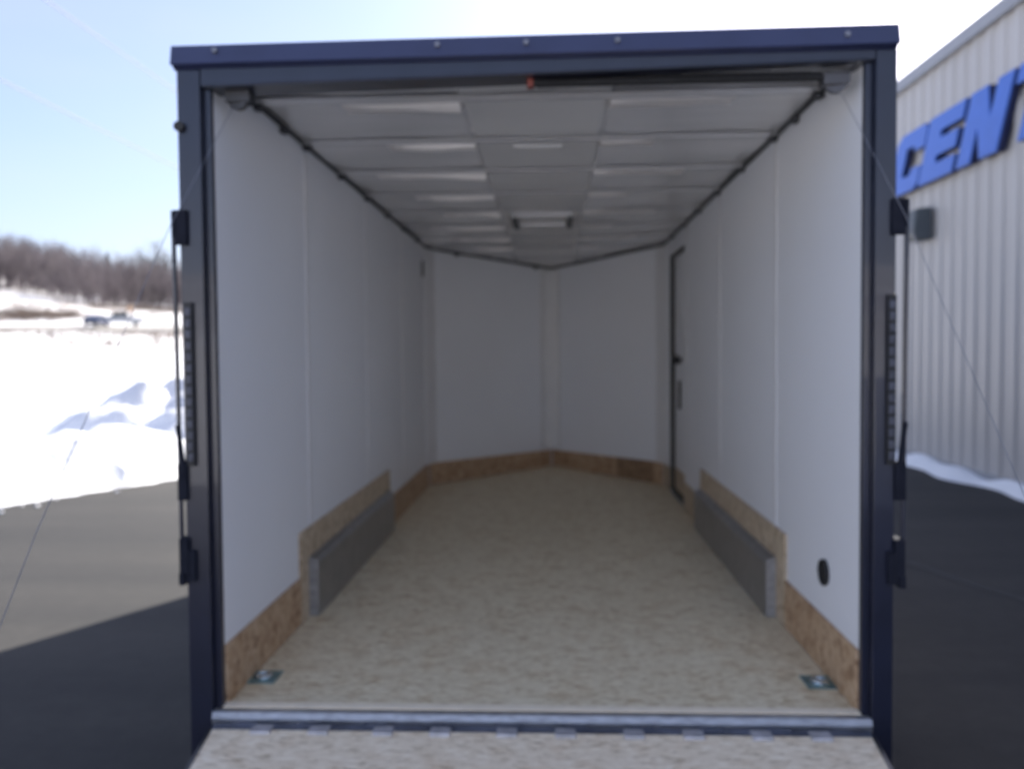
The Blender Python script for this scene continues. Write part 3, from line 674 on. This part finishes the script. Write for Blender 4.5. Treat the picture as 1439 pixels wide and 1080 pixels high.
# ramp door
a0, a1 = Vector((0, -.082, -.036)), Vector((0, -2.06, -.515)); d = (a1-a0).normalized(); n_ = Vector((0, -d.z, d.y)); n_ = n_ if n_.z > 0 else -n_
def rp(u, v): p = a0+d*u+n_*v; return (p.y, p.z)
L_ = (a1-a0).length
rm = mb().prism([(-1.022, *rp(0, 0)), (-1.022, *rp(L_, 0)), (-1.022, *rp(L_, -.012)), (-1.022, *rp(0, -.012))], (2.044, 0, 0)).build('ramp_door', M['ramp'], tr)
fr = mb()
for x0, x1 in ((-1.034, -1.0225), (1.0225, 1.034)): fr.prism([(x0, *rp(.0, .002)), (x0, *rp(L_, .002)), (x0, *rp(L_, -.045)), (x0, *rp(0, -.045))], (x1-x0, 0, 0))
fr.prism([(-1.034, *rp(L_+.001, .003)), (-1.034, *rp(L_+.03, .0)), (-1.034, *rp(L_+.03, -.045)), (-1.034, *rp(L_+.001, -.045))], (2.068, 0, 0))
fr.prism([(-1.022, *rp(.0, -.0125)), (-1.022, *rp(L_, -.0125)), (-1.022, *rp(L_, -.043)), (-1.022, *rp(0, -.043))], (2.044, 0, 0))
fr.build('ramp_frame', M['skin'], rm)
for k in range(5):
    fl = mb(); x0 = -.98+k*.4; p = rp(L_+.03, -.01); q = rp(L_+.34, -.075)
    fl.prism([(x0, *p), (x0, *q), (x0, q[0], q[1]-.006), (x0, p[0], p[1]-.006)], (.36, 0, 0)); fl.build('ramp_flap', M['alu2'], rm)
# outer skin, roof, running gear (out of the photograph's sight)
for sx in (-1, 1):
    mb().box(sx*(A+.075), sx*(A+.082), .161, YC+.34, -.16, 2.06).build('outer_side', M['skin'], tr)
for p, q in (((-A-.08, YC+.34), (AX, YA+.44)), ((AX, YA+.44), (A+.08, YC+.34))):
    pts, v = slab(p, q, .006, -.16, 2.06); mb().prism(pts, v).build('outer_nose', M['skin'], tr)
mb().prism([(-1.11, .121, 2.095), (1.11, .121, 2.095), (1.11, YC+.34, 2.095), (AX, YA+.47, 2.095), (-1.11, YC+.34, 2.095)], (0, 0, .012)).build('roof', M['skin'], tr)
ch = mb()
for x in (-.95, 0, .85): ch.box(x, x+.06, .1, YC, -.15, -.0205)
for y in bows: 
    if y < YC: ch.box(-1.02, 1.02, y-.02, y+.02, -.1, -.0215)
ch.box(-.03, .03, YC, YA+1.3, -.17, -.1501); ch.build('chassis', M['steel'], tr)
for sx in (-1, 1):
    fen = mb(); fen.prism([(sx*1.105, 1.02, -.17), (sx*1.105, 1.06, .16), (sx*1.105, 1.18, .23), (sx*1.105, 2.62, .23), (sx*1.105, 2.74, .16), (sx*1.105, 2.78, -.17), (sx*1.105, 2.77, -.17), (sx*1.105, 2.73, .155), (sx*1.105, 2.615, .225), (sx*1.105, 1.185, .225), (sx*1.105, 1.07, .155), (sx*1.105, 1.03, -.17)], (sx*.2, 0, 0)); fen.build('fender', M['bracket'], tr)
    for y in (1.47, 2.33):
        wh = MB().torus((sx*1.205, y, .34), (1, 0, 0), .25, .09, 36, 12).build('wheel', M['tyre'], tr, smooth=True)
        MB().cyl((sx*1.225, y, .34), (1, 0, 0), .2, .1, 28).build('rim', M['rim'], wh, smooth=True)
